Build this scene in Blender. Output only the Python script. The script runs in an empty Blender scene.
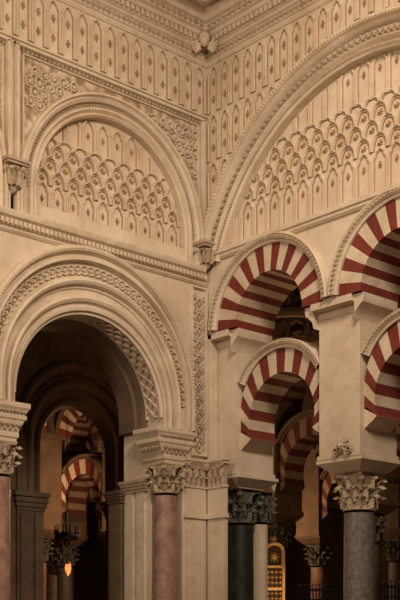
import bpy, math, random
from math import sin, cos, pi, sqrt, asin
random.seed(4)
S=0.0165; Z0=97
sc=bpy.context.scene
# ---------------- materials ----------------
def mat(name,c1,c2,scale=3.0,bump=0.15,rough=0.8,metal=0.0,carved=None,bscale=None,grime=0.0):
    m=bpy.data.materials.new(name); m.use_nodes=True
    nt=m.node_tree; N=nt.nodes; Lk=nt.links; bs=N['Principled BSDF']
    tc=N.new('ShaderNodeTexCoord')
    n=N.new('ShaderNodeTexNoise'); n.inputs['Scale'].default_value=scale; n.inputs['Detail'].default_value=6; n.inputs['Roughness'].default_value=.65
    Lk.new(tc.outputs['Object'],n.inputs['Vector'])
    r=N.new('ShaderNodeValToRGB'); r.color_ramp.elements[0].position=.32; r.color_ramp.elements[1].position=.68
    r.color_ramp.elements[0].color=(*c1,1); r.color_ramp.elements[1].color=(*c2,1)
    Lk.new(n.outputs['Fac'],r.inputs['Fac'])
    col=r.outputs['Color']
    def mult(col,src,fac):
        mx=N.new('ShaderNodeMix'); mx.data_type='RGBA'; mx.blend_type='MULTIPLY'; mx.inputs[0].default_value=fac
        Lk.new(col,mx.inputs[6]); Lk.new(src,mx.inputs[7]); return mx.outputs[2]
    if grime:
        for sc_,p0,p1,cc in((.6,.34,.60,(.74,.65,.56)),(5,.30,.48,(.84,.78,.71))):
            g=N.new('ShaderNodeTexNoise'); g.inputs['Scale'].default_value=sc_; g.inputs['Detail'].default_value=8; g.inputs['Roughness'].default_value=.7
            Lk.new(tc.outputs['Object'],g.inputs['Vector'])
            gr=N.new('ShaderNodeValToRGB'); gr.color_ramp.elements[0].position=p0; gr.color_ramp.elements[1].position=p1
            gr.color_ramp.elements[0].color=(*cc,1); gr.color_ramp.elements[1].color=(1,1,1,1)
            Lk.new(g.outputs['Fac'],gr.inputs['Fac']); col=mult(col,gr.outputs['Color'],grime)
    b=N.new('ShaderNodeBump'); b.inputs['Strength'].default_value=bump; b.inputs['Distance'].default_value=.03
    n2=N.new('ShaderNodeTexNoise'); n2.inputs['Scale'].default_value=bscale or scale*6; n2.inputs['Detail'].default_value=4
    Lk.new(tc.outputs['Object'],n2.inputs['Vector'])
    hsock=n2.outputs['Fac']
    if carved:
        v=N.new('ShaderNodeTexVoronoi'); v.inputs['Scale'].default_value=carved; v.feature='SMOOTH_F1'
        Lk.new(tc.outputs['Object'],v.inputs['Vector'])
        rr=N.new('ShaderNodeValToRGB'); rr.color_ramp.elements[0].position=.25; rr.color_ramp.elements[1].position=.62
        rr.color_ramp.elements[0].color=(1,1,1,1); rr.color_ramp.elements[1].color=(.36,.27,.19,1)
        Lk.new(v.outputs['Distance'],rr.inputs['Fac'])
        col=mult(col,rr.outputs['Color'],.9)  # hollows of the carving browned in the colour, standing in for shade
        ma=N.new('ShaderNodeMath'); ma.operation='SUBTRACT'; ma.inputs[0].default_value=1
        Lk.new(v.outputs['Distance'],ma.inputs[1]); hsock=ma.outputs[0]
    Lk.new(hsock,b.inputs['Height']); Lk.new(b.outputs['Normal'],bs.inputs['Normal'])
    Lk.new(col,bs.inputs['Base Color']); bs.inputs['Roughness'].default_value=rough; bs.inputs['Metallic'].default_value=metal
    return m
def emis(name,c,s):
    m=bpy.data.materials.new(name); m.use_nodes=True; bs=m.node_tree.nodes['Principled BSDF']
    bs.inputs['Base Color'].default_value=(*c,1); bs.inputs['Emission Color'].default_value=(*c,1); bs.inputs['Emission Strength'].default_value=s
    return m
STONE=mat('cream_stone',(.60,.485,.36),(.72,.60,.47),2.2,.25,grime=.8)
SMOOTH=mat('cream_plaster',(.62,.505,.38),(.73,.615,.485),1.3,.15,grime=.8)
CARV=mat('carved_stucco',(.54,.42,.29),(.66,.53,.39),3,.9,carved=9)
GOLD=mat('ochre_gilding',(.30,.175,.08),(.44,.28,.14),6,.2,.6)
RED=mat('red_brick',(.125,.015,.008),(.21,.029,.016),3,.4,grime=.7)
WHT=mat('white_voussoir',(.54,.43,.31),(.68,.56,.42),3,.3,grime=.8)
PINK=mat('pink_marble',(.20,.10,.075),(.42,.26,.20),5,.08,.35,bscale=20)
GREY=mat('grey_granite',(.07,.058,.048),(.20,.168,.14),14,.05,.45)
DARKM=mat('dark_green_marble',(.008,.009,.007),(.032,.034,.026),6,.05,.45)
BRN=mat('dimmed_brown_stone',(.095,.056,.031),(.17,.105,.06),2,.3)  # brown stone, darkened in colour for the shade of hall and passage
DRED=mat('dimmed_red_brick',(.08,.014,.009),(.13,.024,.015),3,.3)  # darker copy of the red brick; hall shade put into the colour
DWHT=mat('dimmed_voussoir',(.22,.145,.09),(.32,.22,.14),3,.3)  # darker copy of the white voussoir; hall shade put into the colour
CAP=mat('capital_limestone',(.36,.26,.17),(.54,.42,.30),7,.4,grime=.5)
DCAP=mat('dark_capital',(.06,.058,.046),(.15,.14,.11),7,.5)
IRON=mat('wrought_iron',(.008,.008,.008),(.02,.018,.016),9,.1,.5,.6)
FLOOR=mat('marble_floor',(.20,.15,.11),(.30,.23,.17),1,.05,.4)
WOOD=mat('dark_wood',(.035,.02,.011),(.07,.04,.022),4,.3)
BRASS=mat('gilt_metal',(.45,.26,.07),(.7,.45,.15),8,.3,.4,.3)
GLOW=emis('lamp_glass_red',(1,.14,.04),3)
GLOWW=emis('lamp_glass_warm',(1,.55,.2),7)
# ---------------- builder ----------------
class B:
    def __init__(s): s.v=[]; s.f=[]; s.m=[]; s.ms=[]
    def mi(s,m):
        if m not in s.ms: s.ms.append(m)
        return s.ms.index(m)
    def add(s,vs,fs,m):
        o=len(s.v); k=s.mi(m); s.v+=vs
        for f in fs: s.f.append([i+o for i in f]); s.m.append(k)
    def done(s,name,parent=None):
        me=bpy.data.meshes.new(name); me.from_pydata(s.v,[],s.f)
        for m in s.ms: me.materials.append(m)
        me.polygons.foreach_set('material_index',s.m)
        me.polygons.foreach_set('use_smooth',[True]*len(s.f))
        me.set_sharp_from_angle(angle=math.radians(33)); me.update()
        o=bpy.data.objects.new(name,me); sc.collection.objects.link(o)
        if parent: o.parent=parent
        return o
def Lw(a,d,h): return (-a*S,-d*S,(h+Z0)*S)
def Rw(a,d,h): return (-d*S,-a*S,(h+Z0)*S)
def W(x,y,h): return (x*S,y*S,(h+Z0)*S)
def shift(F,a0,d0): return lambda a,d,h:F(a+a0,d+d0,h)
def grid(b,rows,m,closed=False):
    n=len(rows[0]); vs=[p for r in rows for p in r]; fs=[]
    for i in range(len(rows)-1):
        for j in range(n-1 if not closed else n):
            k=(j+1)%n
            fs.append([i*n+j,i*n+k,(i+1)*n+k,(i+1)*n+j])
    b.add(vs,fs,m)
def box(b,F,a0,a1,d0,d1,h0,h1,m):
    vs=[F(a,d,h) for a in(a0,a1) for d in(d0,d1) for h in(h0,h1)]
    b.add(vs,[[0,1,3,2],[4,6,7,5],[0,4,5,1],[2,3,7,6],[0,2,6,4],[1,5,7,3]],m)
def prism(b,F,poly,d0,d1,m):
    n=len(poly); vs=[F(a,d0,h) for a,h in poly]+[F(a,d1,h) for a,h in poly]
    fs=[list(range(n)),list(range(2*n-1,n-1,-1))]+[[i,(i+1)%n,n+(i+1)%n,n+i] for i in range(n)]
    b.add(vs,fs,m)
def sweep_h(b,F,prof,a0,a1,m,mitre=False):
    rows=[[F(max(a0,d) if mitre else a0,d,h),F(a1,d,h)] for h,d in prof]
    grid(b,rows,m)
    if not mitre: b.add([r[0] for r in rows],[list(range(len(rows)))],m)
    b.add([r[1] for r in rows],[list(range(len(rows)))],m)
def arch_sweep(b,F,prof,cf,t0,t1,n,m,stilt=None):
    rows=[]
    for r,d in prof:
        ca,ch=cf(r); row=[]
        if stilt is not None: row.append(F(ca+r*cos(t0),d,stilt))
        for i in range(n+1):
            t=t0+(t1-t0)*i/n; row.append(F(ca+r*cos(t),d,ch+r*sin(t)))
        if stilt is not None: row.append(F(ca+r*cos(t1),d,stilt))
        rows.append(row)
    grid(b,rows,m)
def curtain(b,F,ca,ch,r,h0,h1,a0,a1,d,m,fill=False,n=56):
    xs=set()
    dx0=r if ch>=h0 else sqrt(r*r-(h0-ch)**2)
    for i in range(n+1): xs.add(round(ca+dx0*cos(pi*i/n),4))
    xs=[x for x in xs if (a0<x<a1)]
    if not fill: xs+=[a0,a1,ca-dx0-.01,ca+dx0+.01]
    else: xs=[x for x in xs if abs(x-ca)<dx0]+[ca-dx0*.9999,ca+dx0*.9999]
    xs=sorted(x for x in set(xs) if a0<=x<=a1)
    lo=[];hi=[]
    for x in xs:
        c=ch+sqrt(max(0,r*r-(x-ca)**2)) if abs(x-ca)<=dx0+.001 else h0
        if fill: lo.append(F(x,d,h0)); hi.append(F(x,d,max(c,h0)))
        else: lo.append(F(x,d,max(c,h0))); hi.append(F(x,d,h1))
    grid(b,[lo,hi],m)
def stroke(b,mp,pts,w,l,m,base=0):
    if len(pts)<2: return
    n=len(pts); rows=[[],[],[],[]]
    for i in range(n):
        p=pts[max(0,i-1)]; q=pts[min(n-1,i+1)]
        dx,dy=q[0]-p[0],q[1]-p[1]; L=sqrt(dx*dx+dy*dy) or 1
        nx,ny=-dy/L,dx/L; x,y=pts[i]
        for k,(o,li) in enumerate(((-w,base),(-.5*w,l),(.5*w,l),(w,base))):
            rows[k].append(mp(x+nx*o,y+ny*o,li))
    grid(b,rows,m)
def plane(F,d0): return lambda u,v,l:F(u,d0+l,v)
def clipstroke(b,mp,pts,ins,w,l,m,base=0):
    out=[]
    for i in range(len(pts)-1):
        (x0,y0),(x1,y1)=pts[i],pts[i+1]; k=max(1,int(sqrt((x1-x0)**2+(y1-y0)**2)/3))
        for j in range(k): out.append((x0+(x1-x0)*j/k,y0+(y1-y0)*j/k))
    out.append(pts[-1]); run=[]
    for p in out:
        if ins(*p): run.append(p)
        else:
            if len(run)>1: stroke(b,mp,run,w,l,m,base)
            run=[]
    if len(run)>1: stroke(b,mp,run,w,l,m,base)
def rosette(b,mp,x,y,r,l,m,n=6,ph=0.):
    vs=[mp(x,y,l*1.2)]; k=n*4
    for i in range(k):
        t=2*pi*i/k+ph; rr=r*(.55+.45*abs(cos(n*(t-ph)/2)))*.55; vs.append(mp(x+rr*cos(t),y+rr*sin(t),l))
    for i in range(k):
        t=2*pi*i/k+ph; rr=r*(.45+.55*abs(cos(n*(t-ph)/2))); vs.append(mp(x+rr*cos(t),y+rr*sin(t),0))
    fs=[[0,1+i,1+(i+1)%k] for i in range(k)]+[[1+i,1+k+i,1+k+(i+1)%k,1+(i+1)%k] for i in range(k)]
    b.add(vs,fs,m)
def fleur(b,mp,x,y,r,m,ins=None):
    if ins and not ins(x,y): return
    rosette(b,mp,x,y,r*1.3,1.8,m,6)
    for dx,dy in((0,1.45),(0,-1.45)): rosette(b,mp,x+r*dx,y+r*dy,r*.6,1.4,m,3)
def niche(b,mp,x0,x1,h0,h1,ins,m,w=.8):
    c=(x0+x1)/2; R=(x1-x0)/2
    for rr,ww,l,mm in((R-1.2,1.3,2.2,STONE),(R-2.6,.6,1.1,m)):
        k=rr*1.15; hc=h1-R*1.15-1.5
        pts=[(c-rr,h0)]
        for i in range(25):
            a=pi*i/24; lob=1-.16*max(0,cos(3*(a-pi/2)-pi))**2*(0 if abs(a-pi/2)<.2 else 1)
            pts.append((c-rr*lob*cos(a),hc+k*lob*sin(a)+(1.6*max(0,1-abs(a-pi/2)/.35))))
        pts.append((c+rr,h0))
        clipstroke(b,mp,pts,ins,ww,l,mm)
def spiral(b,mp,x,y,r,turn,ph,m,w=.7,l=1.5):
    pts=[]
    for i in range(19):
        t=i/18; rr=r*(1-.8*t); a=ph+turn*t*3.2*pi*.9; pts.append((x+rr*cos(a),y+rr*sin(a)))
    stroke(b,mp,pts,w,l,m)
def scrolls(b,mp,ins,a0,a1,h0,h1,sp,m):
    j=0; y=h0+sp/2
    while y<h1:
        x=a0+sp/2+(sp/2 if j%2 else 0); i=0
        while x<a1:
            if all(ins(x+sp*.40*cos(q),y+sp*.40*sin(q)) for q in (0,1.57,3.14,4.71)):
                spiral(b,mp,x,y,sp*.55,1 if (i+j)%2 else -1,(i*1.7+j)%6,m,.75,2.2)
                rosette(b,mp,x,y,sp*.24,2.6,m,5)
                for q in range(5):
                    t=q*1.257+i; rosette(b,mp,x+sp*.5*cos(t),y+sp*.5*sin(t),sp*.13,1.8,m,3)
            x+=sp;i+=1
        y+=sp*.86;j+=1
def tracery(b,mp,ins,a0,a1,h0,h1,h2,h3,p,mg):
    x=a0
    while x<a1:   # tall niches, below and above the scalloped band
        c=x+p/2
        niche(b,mp,x,x+p,h0+1,h1+1,ins,mg)
        if ins(c,h1-8): fleur(b,mp,c,h1-15,1.7,mg)
        niche(b,mp,x,x+p,h2+4,h3,ins,mg)
        if ins(c,h3-9): fleur(b,mp,c,h3-16,1.7,mg)
        x+=p
    # overlapping scalloped lobes with round rosette medallions
    nr=3; T=(h2-h1)/nr
    for j in range(nr+1):
        hb=h1+T*j-2; off=(p/2 if j%2 else 0)
        x=a0-p+off
        while x<a1+p:
            c=x+p/2; hh=T*1.12 if j<nr else T*.6
            pts=[]
            for i in range(21):
                a=pi*i/20; q=1-.13*max(0,cos(4*a))**2*(1 if .3<a<pi-.3 else 0)
                pts.append((c-(p/2-.6)*cos(a)*q,hb+hh*sin(a)**.8*q+1.4*max(0,1-abs(a-pi/2)/.3)))
            clipstroke(b,mp,pts,ins,1.1,2.3,STONE)
            clipstroke(b,mp,[(c+(u-c)*.78,hb+(v-hb)*.80) for u,v in pts],ins,.5,1.2,mg)
            if j<nr and ins(c,hb+hh*.4):
                rosette(b,mp,c,hb+hh*.40,3.5,1.8,mg,8); rosette(b,mp,c,hb+hh*.40,1.7,3,STONE,5)
            x+=p
def lathe(b,x,y,prof,m,n=28):
    rows=[[W(x+r*cos(2*pi*i/n),y+r*sin(2*pi*i/n),z) for i in range(n)] for r,z in prof]
    grid(b,rows,m,True)
def loft_sq(b,x,y,lv,m):
    rows=[[W(x+sx*hx,y+sy*hy,h) for sx,sy in((-1,-1),(1,-1),(1,1),(-1,1))] for hx,hy,h in lv]
    grid(b,rows,m,True); b.add(rows[0],[[0,1,2,3]],m); b.add(rows[-1],[[0,1,2,3]],m)
def leaf(b,x,y,z0,z1,r0,r1,ang,hw,curl,m):
    rows=[]
    for i in range(13):
        v=i/12; row=[]
        rr=r0+(r1-r0)*v+curl*max(0,v-.45)**2*3.3
        z=z0+(z1-z0)*(v if v<.85 else .85-(v-.85)*1.2)
        wd=hw*(.75+.35*sin(pi*v))*(1-.75*max(0,v-.6)/.4)*(1+.28*cos(v*8*pi))
        for j in range(7):
            u=(j-3)/3; t=ang+u*wd/max(rr,1)
            q=rr+1.0+ (1-abs(u))*1.8-(1.6 if j in(1,5) else 0)+(1.0 if j==3 else 0); row.append(W(x+q*cos(t),y+q*sin(t),z-abs(u)*1.6))
        rows.append(row)
    grid(b,rows,m)
def capital(b,x,y,hb,ht,rs,m,flare=1.18):
    H=ht-hb
    lathe(b,x,y,[(rs,hb-1),(rs+1.8,hb-.5),(rs+1.8,hb+1.5),(rs,hb+2),(rs*.9,hb+H*.4),(rs*.96,hb+H*.7),(rs*flare,hb+H*.9)],m)
    for i in range(8):
        leaf(b,x,y,hb+1.5,hb+H*.46,rs*.97,rs*1.03,2*pi*i/8,rs*.38,6.5,m)
        leaf(b,x,y,hb+H*.2,hb+H*.74,rs*.93,rs*1.06,2*pi*(i+.5)/8,rs*.38,7.5,m)
    hs=rs*flare
    for i in range(4):
        t=pi/4+i*pi/2; cx=x+cos(t)*hs*1.08; cy=y+sin(t)*hs*1.08; z=hb+H*.8
        rows=[]
        for j in range(20):
            a=j/19*3.6*pi; q=H*.13*(1-.75*j/19)
            rows.append([W(cx+cos(t)*q*cos(a)-sin(t)*w,cy+sin(t)*q*cos(a)+cos(t)*w,z+q*sin(a)) for w in(-2.2,2.2)])
        grid(b,rows,m)
        t2=i*pi/2
        leaf(b,x,y,hb+H*.55,hb+H*.97,rs*1.0,rs*1.06,t2,rs*.22,4,m)
        leaf(b,x,y,hb+H*.5,hb+H*.93,rs*1.04,rs*1.25,t,rs*.25,5,m)
    poly=[]
    for i in range(4):
        t=pi/4+i*pi/2; tn=t+pi/2
        p=(cos(t)*hs*1.32,sin(t)*hs*1.32); q=(cos(tn)*hs*1.32,sin(tn)*hs*1.32)
        for k in range(6):
            s=k/6; c=1-.16*sin(pi*s); poly.append(((p[0]*(1-s)+q[0]*s)*c,(p[1]*(1-s)+q[1]*s)*c))
    rows=[[W(x+px*k,y+py*k,z) for px,py in poly] for k,z in((.9,hb+H*.88),(1,hb+H*.9),(1,hb+H*.95),(1.05,hb+H*.96),(1.05,ht))]
    grid(b,rows,m,True); b.add(rows[0],[list(range(len(poly)))],m); b.add(rows[-1],[list(range(len(poly)))],m)
def column(name,x,y,hb,ht,r,mshaft,mcap,imp=None,b=None,mi=None):
    own=b is None
    if own: b=B()
    lathe(b,x,y,[(r*1.0,-84),(r*1.01,-40),(r*.97,hb-3)],mshaft)
    lathe(b,x,y,[(r*1.45,-92),(r*1.5,-90),(r*1.45,-88),(r*1.2,-87),(r*1.3,-85),(r*1.22,-83),(r,-82)],mcap)
    loft_sq(b,x,y,[(r*1.55,r*1.55,-97),(r*1.55,r*1.55,-92)],mcap)
    capital(b,x,y,hb,ht,r*.95,mcap)
    if imp:
        loft_sq(b,x,y,imp,mi or STONE)
    if own: return b.done(name)
# ---------------- arcades ----------------
UD=-54
def upper_arch(b,F,c,full=True,nv=19,ms=(RED,WHT),st=None):
    st=st or STONE
    CH=305;RE=70;RI=44
    for i in range(nv):
        t0=pi*i/nv;t1=pi*(i+1)/nv; rows=[[],[],[],[],[]]
        for k in range(4):
            t=t0+(t1-t0)*k/3
            for q,(r,d) in enumerate(((RE,0),(RI,0),(RI,UD),(RE,UD),(RE,0))): rows[q].append(F(c+r*cos(t),d,CH+r*sin(t)))
        grid(b,rows,ms[i%2])
    arch_sweep(b,F,[(69,-1),(69,2.5),(70.5,3.5),(71.5,2.5),(72,4.5),(75,4.5),(76,6),(78,5),(78.5,-1)],lambda r:(c,CH),0.02,pi-.02,60,st)
    if full:
        for i in range(54): rosette(b,lambda u,v,l,t=(i+.5)*pi/54:F(c+(73.6)*cos(t)+u,4.2+l,CH+73.6*sin(t)+v),0,0,2.2,2.2,CAP,4)
    for sgn in(-1,1):
        P=lambda a,h:(c+sgn*a,h)
        prism(b,F,[P(54.5,284),P(53,290),P(49,294),P(45,297),P(44,300),P(44,305),P(54.5,305)],-4,UD+2,st)
        prism(b,F,[P(54.4,299),P(54.4,305),P(78.5,305),P(78.5,299)],0,UD-10,st)
def lower_arch(b,F,c,nv=17,ms=(RED,WHT),full=True,st=None):
    st=st or STONE
    e=.36; CE=225;RE=54.5;CI=213;RI=43
    for i in range(nv):
        t0=-e+(pi+2*e)*i/nv;t1=-e+(pi+2*e)*(i+1)/nv; rows=[[],[],[],[],[]]
        for k in range(4):
            t=t0+(t1-t0)*k/3
            ea=RE*cos(t)
            if t<0: ea=RE
            if t>pi: ea=-RE
            eo=(c+ea,CE+RE*sin(t)); ei=(c+RI*cos(t),CI+RI*sin(t))
            for q,(p,d) in enumerate(((eo,-18),(ei,-18),(ei,-54),(eo,-54),(eo,-18))): rows[q].append(F(p[0],d,p[1]))
        grid(b,rows,ms[i%2])
    arch_sweep(b,F,[(53.5,-17),(53.5,-15),(55,-14),(56,-15.5),(57,-13),(60,-13),(61,-12),(62,-14),(62,-57),(54,-57)],lambda r:(c,CE),.5,pi-.5,44,st)
    if full:
        for i in range(34):
            t=.52+(pi-1.04)*(i+.5)/34
            rosette(b,lambda u,v,l,t=t:F(c+58.6*cos(t)+u,-13.2+l,CE+58.6*sin(t)+v),0,0,2.0,2,CAP,4)
    for sgn in(-1,1):
        P=lambda a,h:(c+sgn*a,h)
        prism(b,F,[P(54.5,188),P(50,191),P(45,194),P(40.2,198),P(52,206.5),P(54.5,207)],-18,-54,st)
def pier(b,F,a,m=None):
    m=m or STONE
    box(b,F,a-24,a+24,-12,-64,164.2,299,m)
    box(b,F,a-25,a+25,-11,-65,292,299,m)
    box(b,F,a-25.5,a+25.5,-10.5,-65.5,164.2,168,m)
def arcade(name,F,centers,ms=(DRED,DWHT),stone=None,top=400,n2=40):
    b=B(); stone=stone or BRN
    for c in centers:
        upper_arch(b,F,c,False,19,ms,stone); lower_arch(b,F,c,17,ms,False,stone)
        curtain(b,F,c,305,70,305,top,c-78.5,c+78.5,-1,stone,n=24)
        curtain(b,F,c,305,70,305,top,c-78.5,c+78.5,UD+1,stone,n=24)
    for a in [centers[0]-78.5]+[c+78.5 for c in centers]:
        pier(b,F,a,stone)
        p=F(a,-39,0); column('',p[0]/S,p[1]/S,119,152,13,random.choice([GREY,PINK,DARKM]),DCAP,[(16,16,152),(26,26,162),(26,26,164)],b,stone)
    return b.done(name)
CS=[84.5,241.5,398.5]
for c in CS:
    b=B(); upper_arch(b,Rw,c); b.done('striped_upper_arch')
    b=B(); lower_arch(b,Rw,c); b.done('striped_horseshoe_arch')
PS=[6,163,320,477]
for i,a in enumerate(PS[:3]):
    b=B(); pier(b,Rw,a)
    if i:
        mp=plane(Rw,-10.5)
        rosette(b,mp,a+6,174,9,4,CAP,7); rosette(b,mp,a+6,174,4.5,6,STONE,5)
        for q in (-1,1): spiral(b,mp,a+6+q*7,170,4.5,q,0 if q<0 else pi,CAP,1.1,3)
    b.done('stone_pier')
    column('marble_column',40,-a,119,152,14.5,[DARKM,GREY,PINK,GREY][i],DCAP if i==0 else CAP,[(17,17,152),(20,17,153),(29,27,161),(29,27,164)])
column('marble_column',68,-6,122,152,9,STONE,DCAP,[(11,11,152),(14,12,164)])
# ---------------- right wall ----------------
b=B()
for c in CS: curtain(b,Rw,c,305,70,305,384,c-78.5,c+78.5,0,SMOOTH); curtain(b,Rw,c,305,70,305,384,c-78.5,c+78.5,UD,SMOOTH)
box(b,Rw,0,6,0,UD,305,384,SMOOTH)
curtain(b,Rw,200,319,189,383,640,0,480,0,SMOOTH)
curtain(b,Rw,200,319,189,383,640,0,480,-6,SMOOTH,fill=True)
box(b,Rw,0,480,-8,UD,384,640,SMOOTH)
b.done('wall_right')
b=B()
sweep_h(b,Rw,[(375,-1),(375,2),(377,4),(379,4),(380,6),(384,6),(385,3),(385,-6)],0,480,STONE)
b.done('trim_right')
TH=asin(64/203.)
b=B()
arch_sweep(b,Rw,[(187,-6),(187,3),(189,5),(191,5),(192,2),(193,2),(194,5),(196,7.5),(198,5),(199,1),(207,1),(208,6),(210,8.5),(212,5),(213,9),(216,10.5),(218,8),(219,0)],lambda r:(200,319),TH-.02,pi-TH+.03,90,STONE)
for i in range(80):
    t=TH+(pi-2*TH)*(i+.5)/80
    q=lambda u,v,l,t=t:Rw(200+203*cos(t)+u*sin(t)+v*cos(t),1+l,319+203*sin(t)-u*cos(t)+v*sin(t))
    rosette(b,q,0,0,3.8,3.4,CAP,6); stroke(b,q,[(-3.2,-3.5),(-2.2,0),(-3.2,3.5)],.7,2.6,CAP)
for i in range(150):
    t=TH+(pi-2*TH)*(i+.5)/150
    rosette(b,lambda u,v,l,t=t:Rw(200+190*cos(t)+u,5+l,319+190*sin(t)+v),0,0,1.5,1.7,CAP,4)
    rosette(b,lambda u,v,l,t=t:Rw(200+214.5*cos(t)+u,9.5+l,319+214.5*sin(t)+v),0,0,1.5,1.6,STONE,4)
b.done('blind_arch_archivolt')
b=B()
insR=lambda a,h: (a-200)**2+(h-319)**2<186**2 and h>385 and a>3 and not any((a-c)**2+(h-305)**2<79**2 for c in CS)
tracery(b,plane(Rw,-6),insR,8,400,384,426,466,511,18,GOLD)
b.done('tympanum_tracery')
b=B()
outR=lambda a,h:(a-200)**2+(h-319)**2>221**2 and a>2 and h>386
mp=plane(Rw,0)
x=2.5
while x<470:
    for h0,h1 in((524,571),(476,523),(428,475),(390,427)):
        niche(b,mp,x,x+16,h0,h1,outR,GOLD)
        for hh in (h1-17,h0+13):
            if outR(x+8,hh-4) and outR(x+14,hh-2): fleur(b,mp,x+8,hh,2.0,GOLD)
    x+=16
b.done('niche_frieze')
# ---------------- left wall ----------------
b=B()
curtain(b,Lw,143,236,117,205,384,0,460,0,SMOOTH)
curtain(b,Lw,143,224,90,205,400,0,460,-60,BRN)
box(b,Lw,0,33,0,-60,-97,206,SMOOTH); box(b,Lw,33,58,-19,-60,-97,206,STONE)
box(b,Lw,254,460,0,-60,-97,206,SMOOTH); box(b,Lw,229,254,-19,-60,-97,206,STONE)
for c in(118,345):
    curtain(b,Lw,c,395,88,368,640,c-113.5 if c>200 else 0,c+113.5,0,SMOOTH)
    lo=[];hi=[]
    for i in range(41):
        x=c+88.5*cos(pi*i/40); lo.append(Lw(x,-6,366)); hi.append(Lw(x,-6,395+88.5*sin(pi*i/40)))
    grid(b,[lo,hi],SMOOTH)
box(b,Lw,0,460,-8,-60,384,640,SMOOTH)
box(b,Lw,50,62,-62,-80,-97,150,BRN)
b.done('wall_left')
b=B()
prof=[(352,-1),(352,1),(354,3),(356,3),(357,5.5),(361,5.5),(362,4.5),(364,8),(367,9.5),(369,9.5),(370,2),(370,-6)]
sweep_h(b,Lw,prof,0,460,STONE,True)
x=8
while x<455:
    box(b,Lw,x,x+2.6,4,7.8,357.3,361.3,STONE); x+=4.6
b.done('trim_left')
def cf(r): return (143,215+21*(r-85)/35.)
b=B()
arch_sweep(b,Lw,[(121,-1),(121,6),(119.5,9),(117.5,9),(116.5,4),(115,4),(114,7.5),(112.5,7.5),(112,1.5),(102.8,1.5),(102.4,6.5),(101,8),(99.6,6.5),(99,2),(97.4,2),(97,.3),(93.6,.3),(93,4),(91.5,5.5),(90,4),(89.4,.6),(87.2,.6),(86.6,3),(85,2.5),(85,-23)],cf,0,pi,80,STONE,205)
arch_sweep(b,Lw,[(85,-22.9),(82,-24),(81,-26),(81,-34),(78.5,-36),(78.5,-60),(82,-62),(95,-62)],lambda r:(143,215),0,pi,60,BRN,205)
for i in range(46):
    t=pi*(i+.5)/46
    q=lambda u,v,l,t=t:Lw(cf(107.5)[0]+107.5*cos(t)+u*sin(t)+v*cos(t),1.5+l,cf(107.5)[1]+107.5*sin(t)-u*cos(t)+v*sin(t))
    rosette(b,q,0,0,2.4,2.2,STONE,4)
    stroke(b,q,[(3.9*cos(k*pi/8),3.9*sin(k*pi/8)) for k in range(17)],.75,2.2,STONE)
    rosette(b,q,3.8,2.9,1.2,1.8,CAP,3); rosette(b,q,3.8,-2.9,1.2,1.8,CAP,3)
for i in range(120):
    t=pi*(i+.5)/120
    q=lambda u,v,l,t=t:Lw(143+118.5*cos(t)+u,8.6+l,cf(118.5)[1]+118.5*sin(t)+v)
    rosette(b,q,0,0,1.3,1.5,STONE,4)
mpc=lambda u,v,l:Lw(143+(85-l)*cos(u/85),v,215+(85-l)*sin(u/85))
Lc=pi*85
x=-24
while x<Lc+24:
    for sg in(1,-1):
        pts=[(x+sg*(v+23),v) for v in [-22+20.5*i/6 for i in range(7)]]
        pts=[p for p in pts if 0<p[0]<Lc]
        stroke(b,mpc,pts,1.1,3,STONE)
    for u,v in((x,-12),(x+6,-6),(x+6,-18)):
        if 3<u<Lc-3: rosette(b,mpc,u,v,2.6,2.4,CAP,6)
    x+=12
for v in(-22,-1.2): stroke(b,mpc,[(Lc*i/60,v) for i in range(61)],1.2,3,STONE)
b.done('horseshoe_arch')
for s0,s1,cs in((23,67,49),(218,268,240)):
    b=B()
    a0,a1=(s0,s1)
    def blk(h,e,ee=0):
        return [Lw(p,q,h) for p,q in((a0-e+ee,3+e),(a1+e-ee,3+e),(a1+e-ee,-27-e),(a0-e+ee,-27-e))]
    rows=[blk(171,0,9),blk(174,0,8.5),blk(175,1,8),blk(178,1,8),blk(179,-.5,6),blk(184,0,5),blk(190,1,2),blk(191,2,1.5),blk(194,2,1.5),blk(195,1,1),blk(199,2,0),blk(201,3.5,0),blk(205,3.5,0),blk(205.5,2,0)]
    grid(b,rows,STONE,True); b.add(rows[0],[[0,1,2,3]],STONE); b.add(rows[-1],[[0,1,2,3]],STONE)
    mp=plane(Lw,3)
    x=a0+7
    while x<a1-6:
        rosette(b,mp,x,186,3.0,2.4,CAP,5); rosette(b,mp,x+2.8,182,1.8,2,CAP,4); x+=5.6
    x=a0+1
    while x<a1: rosette(b,plane(Lw,4.5),x,197,1.7,2,CAP,4); x+=3.6
    sg=1 if s0<100 else -1; e=(a1 if sg>0 else a0)
    mp2=lambda u,v,l:Lw(e-sg*3.5+sg*l,u,v)
    for k in range(5): rosette(b,mp2,-1-k*5.6,186,2.8,2.2,CAP,5)
    b.done('carved_impost')
    column('pink_marble_column',-cs,7,143,171,11.5,PINK,CAP)
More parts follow.
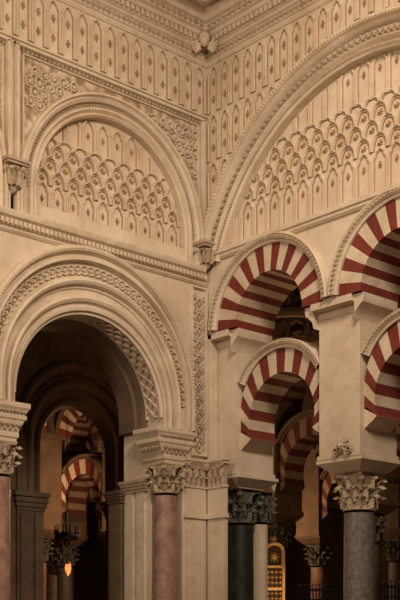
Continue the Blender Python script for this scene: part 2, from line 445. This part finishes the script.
def pilaster(F,a0,a1,d,h):
    b=B()
    box(b,F,a0,a1,-1,d,-97,h-27,STONE)
    box(b,F,a0+4,a1-4,d-.2,d+1.2,-70,h-64,STONE)
    for hh,e in((h-28,1.2),(h-58,2),(h-55.5,1),(h-2,3.5),(h-5,2.2)): box(b,F,a0-e,a1+e,-1,d+e,hh,hh+2.6,STONE)
    ca=(a0+a1)/2; hw=(a1-a0)/2
    rows=[[F(ca-hw*k,-1,z),F(ca-hw*k,d+e,z),F(ca+hw*k,d+e,z),F(ca+hw*k,-1,z)] for k,e,z in((.95,0,h-27),(.95,.5,h-15),(1.05,3,h-4),(1.1,4,h-2))]
    grid(b,rows,CAP)
    for tier,(z,hh,n) in enumerate(((h-26,11,4),(h-17,11,3))):
        for i in range(n):
            x=a0+(a1-a0)*(i+.5)/n; w=(a1-a0)/n*.46; rw=[]
            for k in range(7):
                v=k/6; ww=w*(.8+.3*sin(pi*v))*(1-.7*max(0,v-.6)/.4)
                rw.append([F(x+u*ww,d+.6+tier*.8+(1-abs(u))*1.6+max(0,v-.5)**2*13,z+hh*(v if v<.85 else 1.7-v)) for u in(-1,-.5,0,.5,1)])
            grid(b,rw,CAP)
    for q in(-1,1): spiral(b,plane(F,d+3),ca+q*hw*.75,h-7,3.6,q,0,CAP,.9,2)
    return b.done('corner_pilaster')
pilaster(Lw,4,30,3,178)
pilaster(Rw,4,29,3,178)
b=B(); box(b,Rw,-1,4,-11,1,-97,300,STONE); b.done('corner_shaft')
b=B(); mp=plane(Lw,.2)
for x in(2.5,21.5): stroke(b,mp,[(x,182),(x,350)],1.1,3,STONE)
for hh in(183,349): stroke(b,mp,[(2.5,hh),(21.5,hh)],1.1,3,STONE)
h=186
while h<340:
    stroke(b,mp,[(12,h),(18,h+6.5),(12,h+13),(6,h+6.5),(12,h)],.8,2.4,STONE)
    rosette(b,mp,12,h+6.5,3.4,2.4,CAP,4)
    for q in(-1,1):
        spiral(b,mp,12+q*5,h+13.5,3,q,0,STONE,.65,2); rosette(b,mp,12+q*5,h+13.5,1.3,2.2,CAP,4)
    h+=14
b.done('carved_strip')
b=B()
for (s0,s1,d0,d1,h,m) in((56,60,-22,-58,158,CAP),(50,62,-61,-81,150,BRN)):
    for hh,e in((h-12,1),(h-9,2),(h-6,3),(h-3,4)): box(b,Lw,s0-e,s1+e,d0+e,d1-e,hh,hh+3,m)
box(b,Lw,57,60,-26,-38,-97,146,STONE); box(b,Lw,57,60,-44,-56,-97,146,STONE)
b.done('jamb_pilaster')
for c in(118,345):
    b=B()
    arch_sweep(b,Lw,[(87,-6),(87,1.5),(88.5,3.5),(90,1),(91,1),(93,4),(95,4),(96,1),(98.5,1),(99.5,5),(102,7),(104,4.5),(105,7.5),(107,7.5),(107.6,0)],lambda r,c=c:(c,395),0,pi,70,STONE,369)
    for i in range(90):
        t=pi*(i+.5)/90
        rosette(b,lambda u,v,l,t=t:Lw(c+97.2*cos(t)+u,1+l,395+97.2*sin(t)+v),0,0,1.6,2,CAP,4)
    b.done('blind_arch')
    b=B()
    insL=lambda a,h:((a-c)**2+(h-395)**2<85.5**2 if h>395 else abs(a-c)<85.5) and h>371
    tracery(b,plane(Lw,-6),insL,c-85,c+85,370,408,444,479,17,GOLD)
    b.done('blind_arch_tracery')
    b=B()
    ca0,ca1=c-110,c+108
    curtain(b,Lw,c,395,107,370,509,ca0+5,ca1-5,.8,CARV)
    spn=lambda a,h:((a-c)**2+(h-395)**2>108.5**2) and ca0+6<a<ca1-6 and 395<h<509
    scrolls(b,plane(Lw,1),spn,ca0+5,ca1-5,402,509,10.5,STONE)
    b.done('carved_spandrel')
    b=B()
    for o,w,l in((0,2.2,5),(6.5,1,3.5)):
        stroke(b,plane(Lw,0),[(ca0+o,371),(ca0+o,516-o)],w,l,STONE)
        stroke(b,plane(Lw,0),[(ca1-o,371),(ca1-o,516-o)],w,l,STONE)
        stroke(b,plane(Lw,0),[(ca0+o-w,516-o),(ca1-o+w,516-o)],w,l,STONE)
    x=ca0+4
    while x<ca1-3: rosette(b,plane(Lw,.8),x,512.6,2.3,2.2,CAP,4); x+=4.6
    b.done('panel_frame')
b=B(); mp=plane(Lw,0); T=lambda a,h:True
x=2.5
while x<440:
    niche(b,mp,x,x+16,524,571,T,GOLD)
    fleur(b,mp,x+8,553,2.0,GOLD); fleur(b,mp,x+8,536,2.0,GOLD)
    x+=16
stroke(b,mp,[(0,521),(450,521)],1.6,3,STONE)
b.done('niche_frieze')
def corbel(x,y,ht,hb,r,m=STONE):
    b=B()
    lathe(b,x,y,[(.5,hb),(r*.35,hb+2),(r*.5,hb+5),(r*.45,hb+7),(r*.6,hb+9),(r*.8,ht-6)],m,20)
    for i in range(10): leaf(b,x,y,hb+6,ht-4,r*.5,r*.75,2*pi*i/10,r*.28,4,m)
    for rr,h0,h1 in((1.0,ht-5,ht-3),(1.15,ht-3,ht)): loft_sq(b,x,y,[(r*rr,r*rr,h0),(r*rr,r*rr,h1)],m)
    b.done('carved_corbel')
corbel(-8,-6,392,366,11,CAP)
corbel(-232,-4,412,384,10,CAP)
# ---------------- cornice + ceiling ----------------
b=B()
cp=[(571,-1),(571,1.5),(573,3),(575,3),(576,5),(582,5),(583,7),(585,8),(586,10),(592,10),(593,12.5),(596,14),(597,17),(603,17),(604,20),(608,22),(610,25),(614,25)]
sweep_h(b,Lw,cp,0,450,STONE,True); sweep_h(b,Rw,cp,0,470,STONE,True)
for F in(Lw,Rw):
    x=8
    while x<445:
        rosette(b,plane(F,5),x,579,2.7,2.4,CAP,4); x+=6
    x=20
    while x<445:
        box(b,F,x,x+3.2,9,13,586.5,591.5,STONE); x+=6
    x=24
    while x<445:
        rosette(b,plane(F,17),x,600,3,2.4,CAP,5); x+=7
b.done('cornice')
b=B()
box(b,Rw,20,430,20,430,613,625,STONE)
C=lambda u,v,l:W(-u,-v,613-l)
for o,w,l in((32,1.5,3),(38,3,6),(52,1.5,3),(58,2.5,7),(76,3,5)):
    stroke(b,C,[(o,o),(430,o)],w,l,STONE); stroke(b,C,[(o,o),(o,430)],w,l,STONE)
x=45
while x<420:
    rosette(b,C,x,45,4,3,CAP,6)
    if x>46: rosette(b,C,45,x,4,3,CAP,6)
    rosette(b,C,x+20,67,6,3,CAP,8); rosette(b,C,67,x+20,6,3,CAP,8)
    x+=11
b.done('ceiling')
# cherub head at the corner
b=B()
rows=[]
fx=-20;fy=-18;fz=587
for i in range(25):
    ph=pi*i/24; row=[]
    for j in range(32):
        t=2*pi*j/32; rx=5.4*sin(ph)*(1 if ph<1.7 else 1-.2*(ph-1.7))
        x=rx*cos(t); y=rx*sin(t)*.95; z=7.4*cos(ph)
        if x>0:
            x+= 1.8*math.exp(-((y/1.0)**2+((z+.8)/1.6)**2))
            x-= 1.3*math.exp(-(((abs(y)-2.2)/1.0)**2+((z-.9)/.9)**2))
            x+= .7*math.exp(-((y/1.7)**2+((z+3.4)/.6)**2))+.7*math.exp(-((y/1.4)**2+((z+5.2)/.9)**2))
            x+= .9*math.exp(-(((abs(y)-3.0)/1.4)**2+((z+2.0)/1.5)**2))
        ux,uy=-.7071,-.7071
        row.append(W(fx+x*ux-y*uy,fy+x*uy+y*ux,fz+z))
    rows.append(row)
grid(b,rows,STONE,True)
for i in range(60):
    t=random.uniform(0,2*pi); e=random.uniform(.05,1.2)
    x=5.4*sin(e)*cos(t); y=5.4*sin(e)*sin(t); z=7.4*cos(e)
    if x>2.0 and z<5.2: continue
    lathe(b,fx-.7071*x+.7071*y,fy-.7071*x-.7071*y,[(.1,fz+z-1.1),(.9,fz+z-.5),(1.1,fz+z),(.8,fz+z+.6),(.1,fz+z+1.1)],CAP,7)
for sg in(-1,1):
    for k in range(6):
        a=.75-k*.25; Lf=12-k*1.2
        M=lambda u,v,l:W(fx+.7071*u-.7071*l+2,fy-.7071*u-.7071*l+2,fz+v)
        stroke(b,M,[(sg*3.5+sg*Lf*q/5*cos(a),-5-k*.6+Lf*q/5*sin(a)-q*q*.05) for q in range(6)],1.2,1.8,STONE)
b.done('cherub_head_carving')
# ---------------- hypostyle hall behind ----------------
HC=500
b=B(); box(b,Rw,-1000,1100,-1100,1100,-100,-97,FLOOR); b.done('floor')
b=B(); box(b,Rw,-1000,470,-84,-1000,HC,HC+10,WOOD); box(b,Lw,0,455,-60,-1000,HC,HC+10,WOOD)
for i in range(14): box(b,Rw,-990,470,-110-i*60,-122-i*60,HC-8,HC,WOOD)
b.done('hall_ceiling')
b=B(); box(b,Rw,-1000,480,-1000,-1010,-97,HC+10,BRN); b.done('wall_east')
b=B(); box(b,Rw,-1000,-1010,460,-1010,-97,HC+10,BRN); b.done('wall_north')
b=B(); box(b,Rw,480,490,-0,-1010,-97,HC+10,BRN); b.done('wall_south')
b=B(); box(b,Lw,460,465,-1000,0,-97,HC+10,BRN); b.done('wall_west')
F2=shift(Lw,0,-200)
b=B()
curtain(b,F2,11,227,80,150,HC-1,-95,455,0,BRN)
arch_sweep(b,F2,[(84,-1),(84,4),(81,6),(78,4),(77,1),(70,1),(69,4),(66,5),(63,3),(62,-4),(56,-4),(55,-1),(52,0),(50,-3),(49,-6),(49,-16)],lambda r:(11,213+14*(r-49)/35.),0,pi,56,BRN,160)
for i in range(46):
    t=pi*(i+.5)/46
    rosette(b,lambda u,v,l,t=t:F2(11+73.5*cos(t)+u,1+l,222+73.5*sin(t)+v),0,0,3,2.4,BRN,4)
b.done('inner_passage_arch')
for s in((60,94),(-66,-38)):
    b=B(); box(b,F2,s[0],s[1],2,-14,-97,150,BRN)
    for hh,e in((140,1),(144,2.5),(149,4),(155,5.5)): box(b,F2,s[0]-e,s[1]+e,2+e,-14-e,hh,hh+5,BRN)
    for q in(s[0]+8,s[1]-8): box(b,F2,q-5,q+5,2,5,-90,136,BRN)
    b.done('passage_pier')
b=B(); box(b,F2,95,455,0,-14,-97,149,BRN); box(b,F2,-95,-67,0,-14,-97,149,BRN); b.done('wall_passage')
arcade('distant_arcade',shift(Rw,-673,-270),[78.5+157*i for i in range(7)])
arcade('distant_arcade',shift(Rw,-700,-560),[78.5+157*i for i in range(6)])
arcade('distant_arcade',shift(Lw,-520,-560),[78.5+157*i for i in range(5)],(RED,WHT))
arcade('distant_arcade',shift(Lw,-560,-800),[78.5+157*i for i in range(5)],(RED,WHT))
# ribbed dome with interlaced lobed base arches in the neighbouring bay
b=B(); dx,dy,dh,R=165,40,352,62
for i in range(16):
    t=2*pi*i/16
    rows=[]
    for k in range(17):
        p=pi/2*k/16
        rows.append([W(dx+(R-q)*cos(p)*cos(t)-sin(t)*w,dy+(R-q)*cos(p)*sin(t)+cos(t)*w,dh+(R-q)*sin(p)*1.1) for q,w in((0,-2),(6,-2),(6,2),(0,2))])
    grid(b,rows,DWHT if i%2 else BRN,True)
lathe(b,dx,dy,[(R+3,dh-6),(R+5,dh-2),(R+2,dh+3),(R-7,dh+2),(R-7,dh-5),(R+3,dh-6)],DWHT,48)
for i in range(20):
    t=2*pi*i/20; ts=2*pi/20
    M=lambda u,v,l,t=t:W(dx+(R-6-l)*cos(t+u),dy+(R-6-l)*sin(t+u),v)
    stroke(b,lambda u,v,l:M(u/100,v,l),[(100*ts*.7*cos(q*pi/16)*(1-.12*abs(sin(q*pi/4))),dh+4+19*sin(q*pi/16)*(1-.12*abs(sin(q*pi/4)))) for q in range(17)],2.0,3,DRED if i%2 else DWHT)
b.done('ribbed_dome')
# iron railing
b=B()
x=32
while x<470:
    box(b,Rw,x,x+.9,-98,-98.9,-92,54,IRON)
    rosette(b,lambda u,v,l:Rw(u,-98+l,v),x+.45,56,1.6,.6,IRON,4); x+=4.2
for h in(-90,40,50): box(b,Rw,30,470,-97.6,-99.3,h,h+2,IRON)
b.done('iron_railing')
# gilded shrine screen
e=B()
Fa=lambda a,d,h:W(188-.72*d+.69*a, 88-.69*d-.72*a, h)
box(e,Fa,-13,13,-5,0,-97,-40,WOOD); box(e,Fa,-11,11,-5,-2,-40,86,WOOD)
for s in(-11,11): box(e,Fa,s-1.6,s+1.6,-2,2,-40,100,BRASS)
for hh in(-40,10,58,84): box(e,Fa,-11,11,-1,2,hh,hh+3,BRASS)
arch_sweep(e,Fa,[(12.5,-2),(12.5,2),(10.5,3),(8.5,2),(8.5,-2)],lambda r:(0,102),0,pi,24,BRASS,86)
curtain(e,Fa,0,102,9,86,0,-9,9,-3,WOOD,fill=True)
for i in range(4):
    for j in range(19):
        rosette(e,plane(Fa,-1.6),-7.5+5*i,-34+6.3*j,2.6,2,BRASS,4)
rosette(e,plane(Fa,-2.5),0,97,6,2,BRASS,8)
rosette(e,plane(Fa,0),0,118,4,2,BRASS,5)
e.done('gilded_shrine_screen')
def plight(x,y,h,power,col):
    l=bpy.data.lights.new('hall_point_light','POINT'); l.energy=power; l.color=col; l.shadow_soft_size=.2
    o=bpy.data.objects.new('hall_point_light',l); o.location=W(x,y,h); sc.collection.objects.link(o)
def lantern(x,y,h,glow,power,col,top=HC,r=6.):
    b=B(); k=r/6.
    lathe(b,x,y,[(.3,h+14*k),(.3,top)],IRON,6)
    lathe(b,x,y,[(.3,h+14*k),(r*.5,h+11*k),(r*1.1,h+8*k),(r*1.1,h+7*k)],BRASS,12)
    lathe(b,x,y,[(r*.85,h+7*k),(r,h),(r*.7,h-7*k)],glow,12)
    lathe(b,x,y,[(r*.8,h-7*k),(r*.9,h-8*k),(r*.4,h-11*k),(.3,h-15*k)],BRASS,12)
    for i in range(6):
        t=i*pi/3; p=[W(x+q*cos(t+o),y+q*sin(t+o),z) for q,z in((r*.9,h+7*k),(r*1.06,h),(r*.76,h-7*k)) for o in(-.06,.06)]
        b.add(p,[[0,1,3,2],[2,3,5,4]],BRASS)
    b.done('hanging_lantern')
    plight(x-4,y-10,h-22,power,col)
wc=(1,.62,.34)
lantern(77,343,91,GLOW,22,(1,.35,.15),r=4.)
lantern(205,-34,235,GLOWW,55,wc)  # added lantern, out of sight behind the pier, lights the bay
plight(150,52,60,16,wc)  # bare point light added to brighten the shrine screen; no lantern here
lantern(180,270,230,GLOWW,80,wc)  # this lantern and those below are added to light the hall
lantern(240,460,230,GLOWW,170,wc)
lantern(330,700,230,GLOWW,260,wc)
lantern(480,420,200,GLOWW,110,wc)
b=B(); x,y=105,385
lathe(b,x,y,[(15,132),(16,134),(16,138),(15,140),(14,138),(14,134),(15,132)],IRON,28)
for i in range(10):
    t=2*pi*i/10; lathe(b,x+15*cos(t),y+15*sin(t),[(1.2,139),(2,142),(.9,143),(.9,150),(.2,151)],IRON,8)
    rows=[[W(x+q*cos(t+o),y+q*sin(t+o),z) for q,z in((15,139),(.6,175))] for o in(-.03,.03)]; grid(b,rows,IRON)
lathe(b,x,y,[(.4,175),(.4,HC)],IRON,6); lathe(b,x,y,[(.2,120),(4,126),(5,130),(2,136),(.5,175)],IRON,12)
b.done('chandelier')
# ---------------- light ----------------
w=bpy.data.worlds.new('w'); sc.world=w; w.use_nodes=True
bg=w.node_tree.nodes['Background']; bg.inputs[0].default_value=(1,.80,.62,1); bg.inputs[1].default_value=.13
def area(loc,tgt,size,e,col):
    l=bpy.data.lights.new('added_area_light','AREA'); l.size=size; l.energy=e; l.color=col  # area lamp added to light the walls; no window is modelled
    o=bpy.data.objects.new('added_area_light',l); o.location=loc
    from mathutils import Vector
    o.rotation_euler=(Vector(tgt)-Vector(loc)).to_track_quat('-Z','Y').to_euler(); sc.collection.objects.link(o)
area(W(-330,-560,600),W(-90,-60,290),2.2,790,(1,.83,.64))
area(W(-720,-260,380),W(0,-140,330),2.2,380,(1,.81,.60))
# ---------------- camera ----------------
cd=bpy.data.cameras.new('camera'); cd.lens=68.7; cd.sensor_width=36; cd.shift_y=340/600.; cd.clip_end=200
co=bpy.data.objects.new('camera',cd); co.location=W(-776.2,-841.8,0)
co.rotation_euler=(pi/2,0,math.radians(47.67-90)); sc.collection.objects.link(co); sc.camera=co
sc.view_settings.view_transform='Standard'
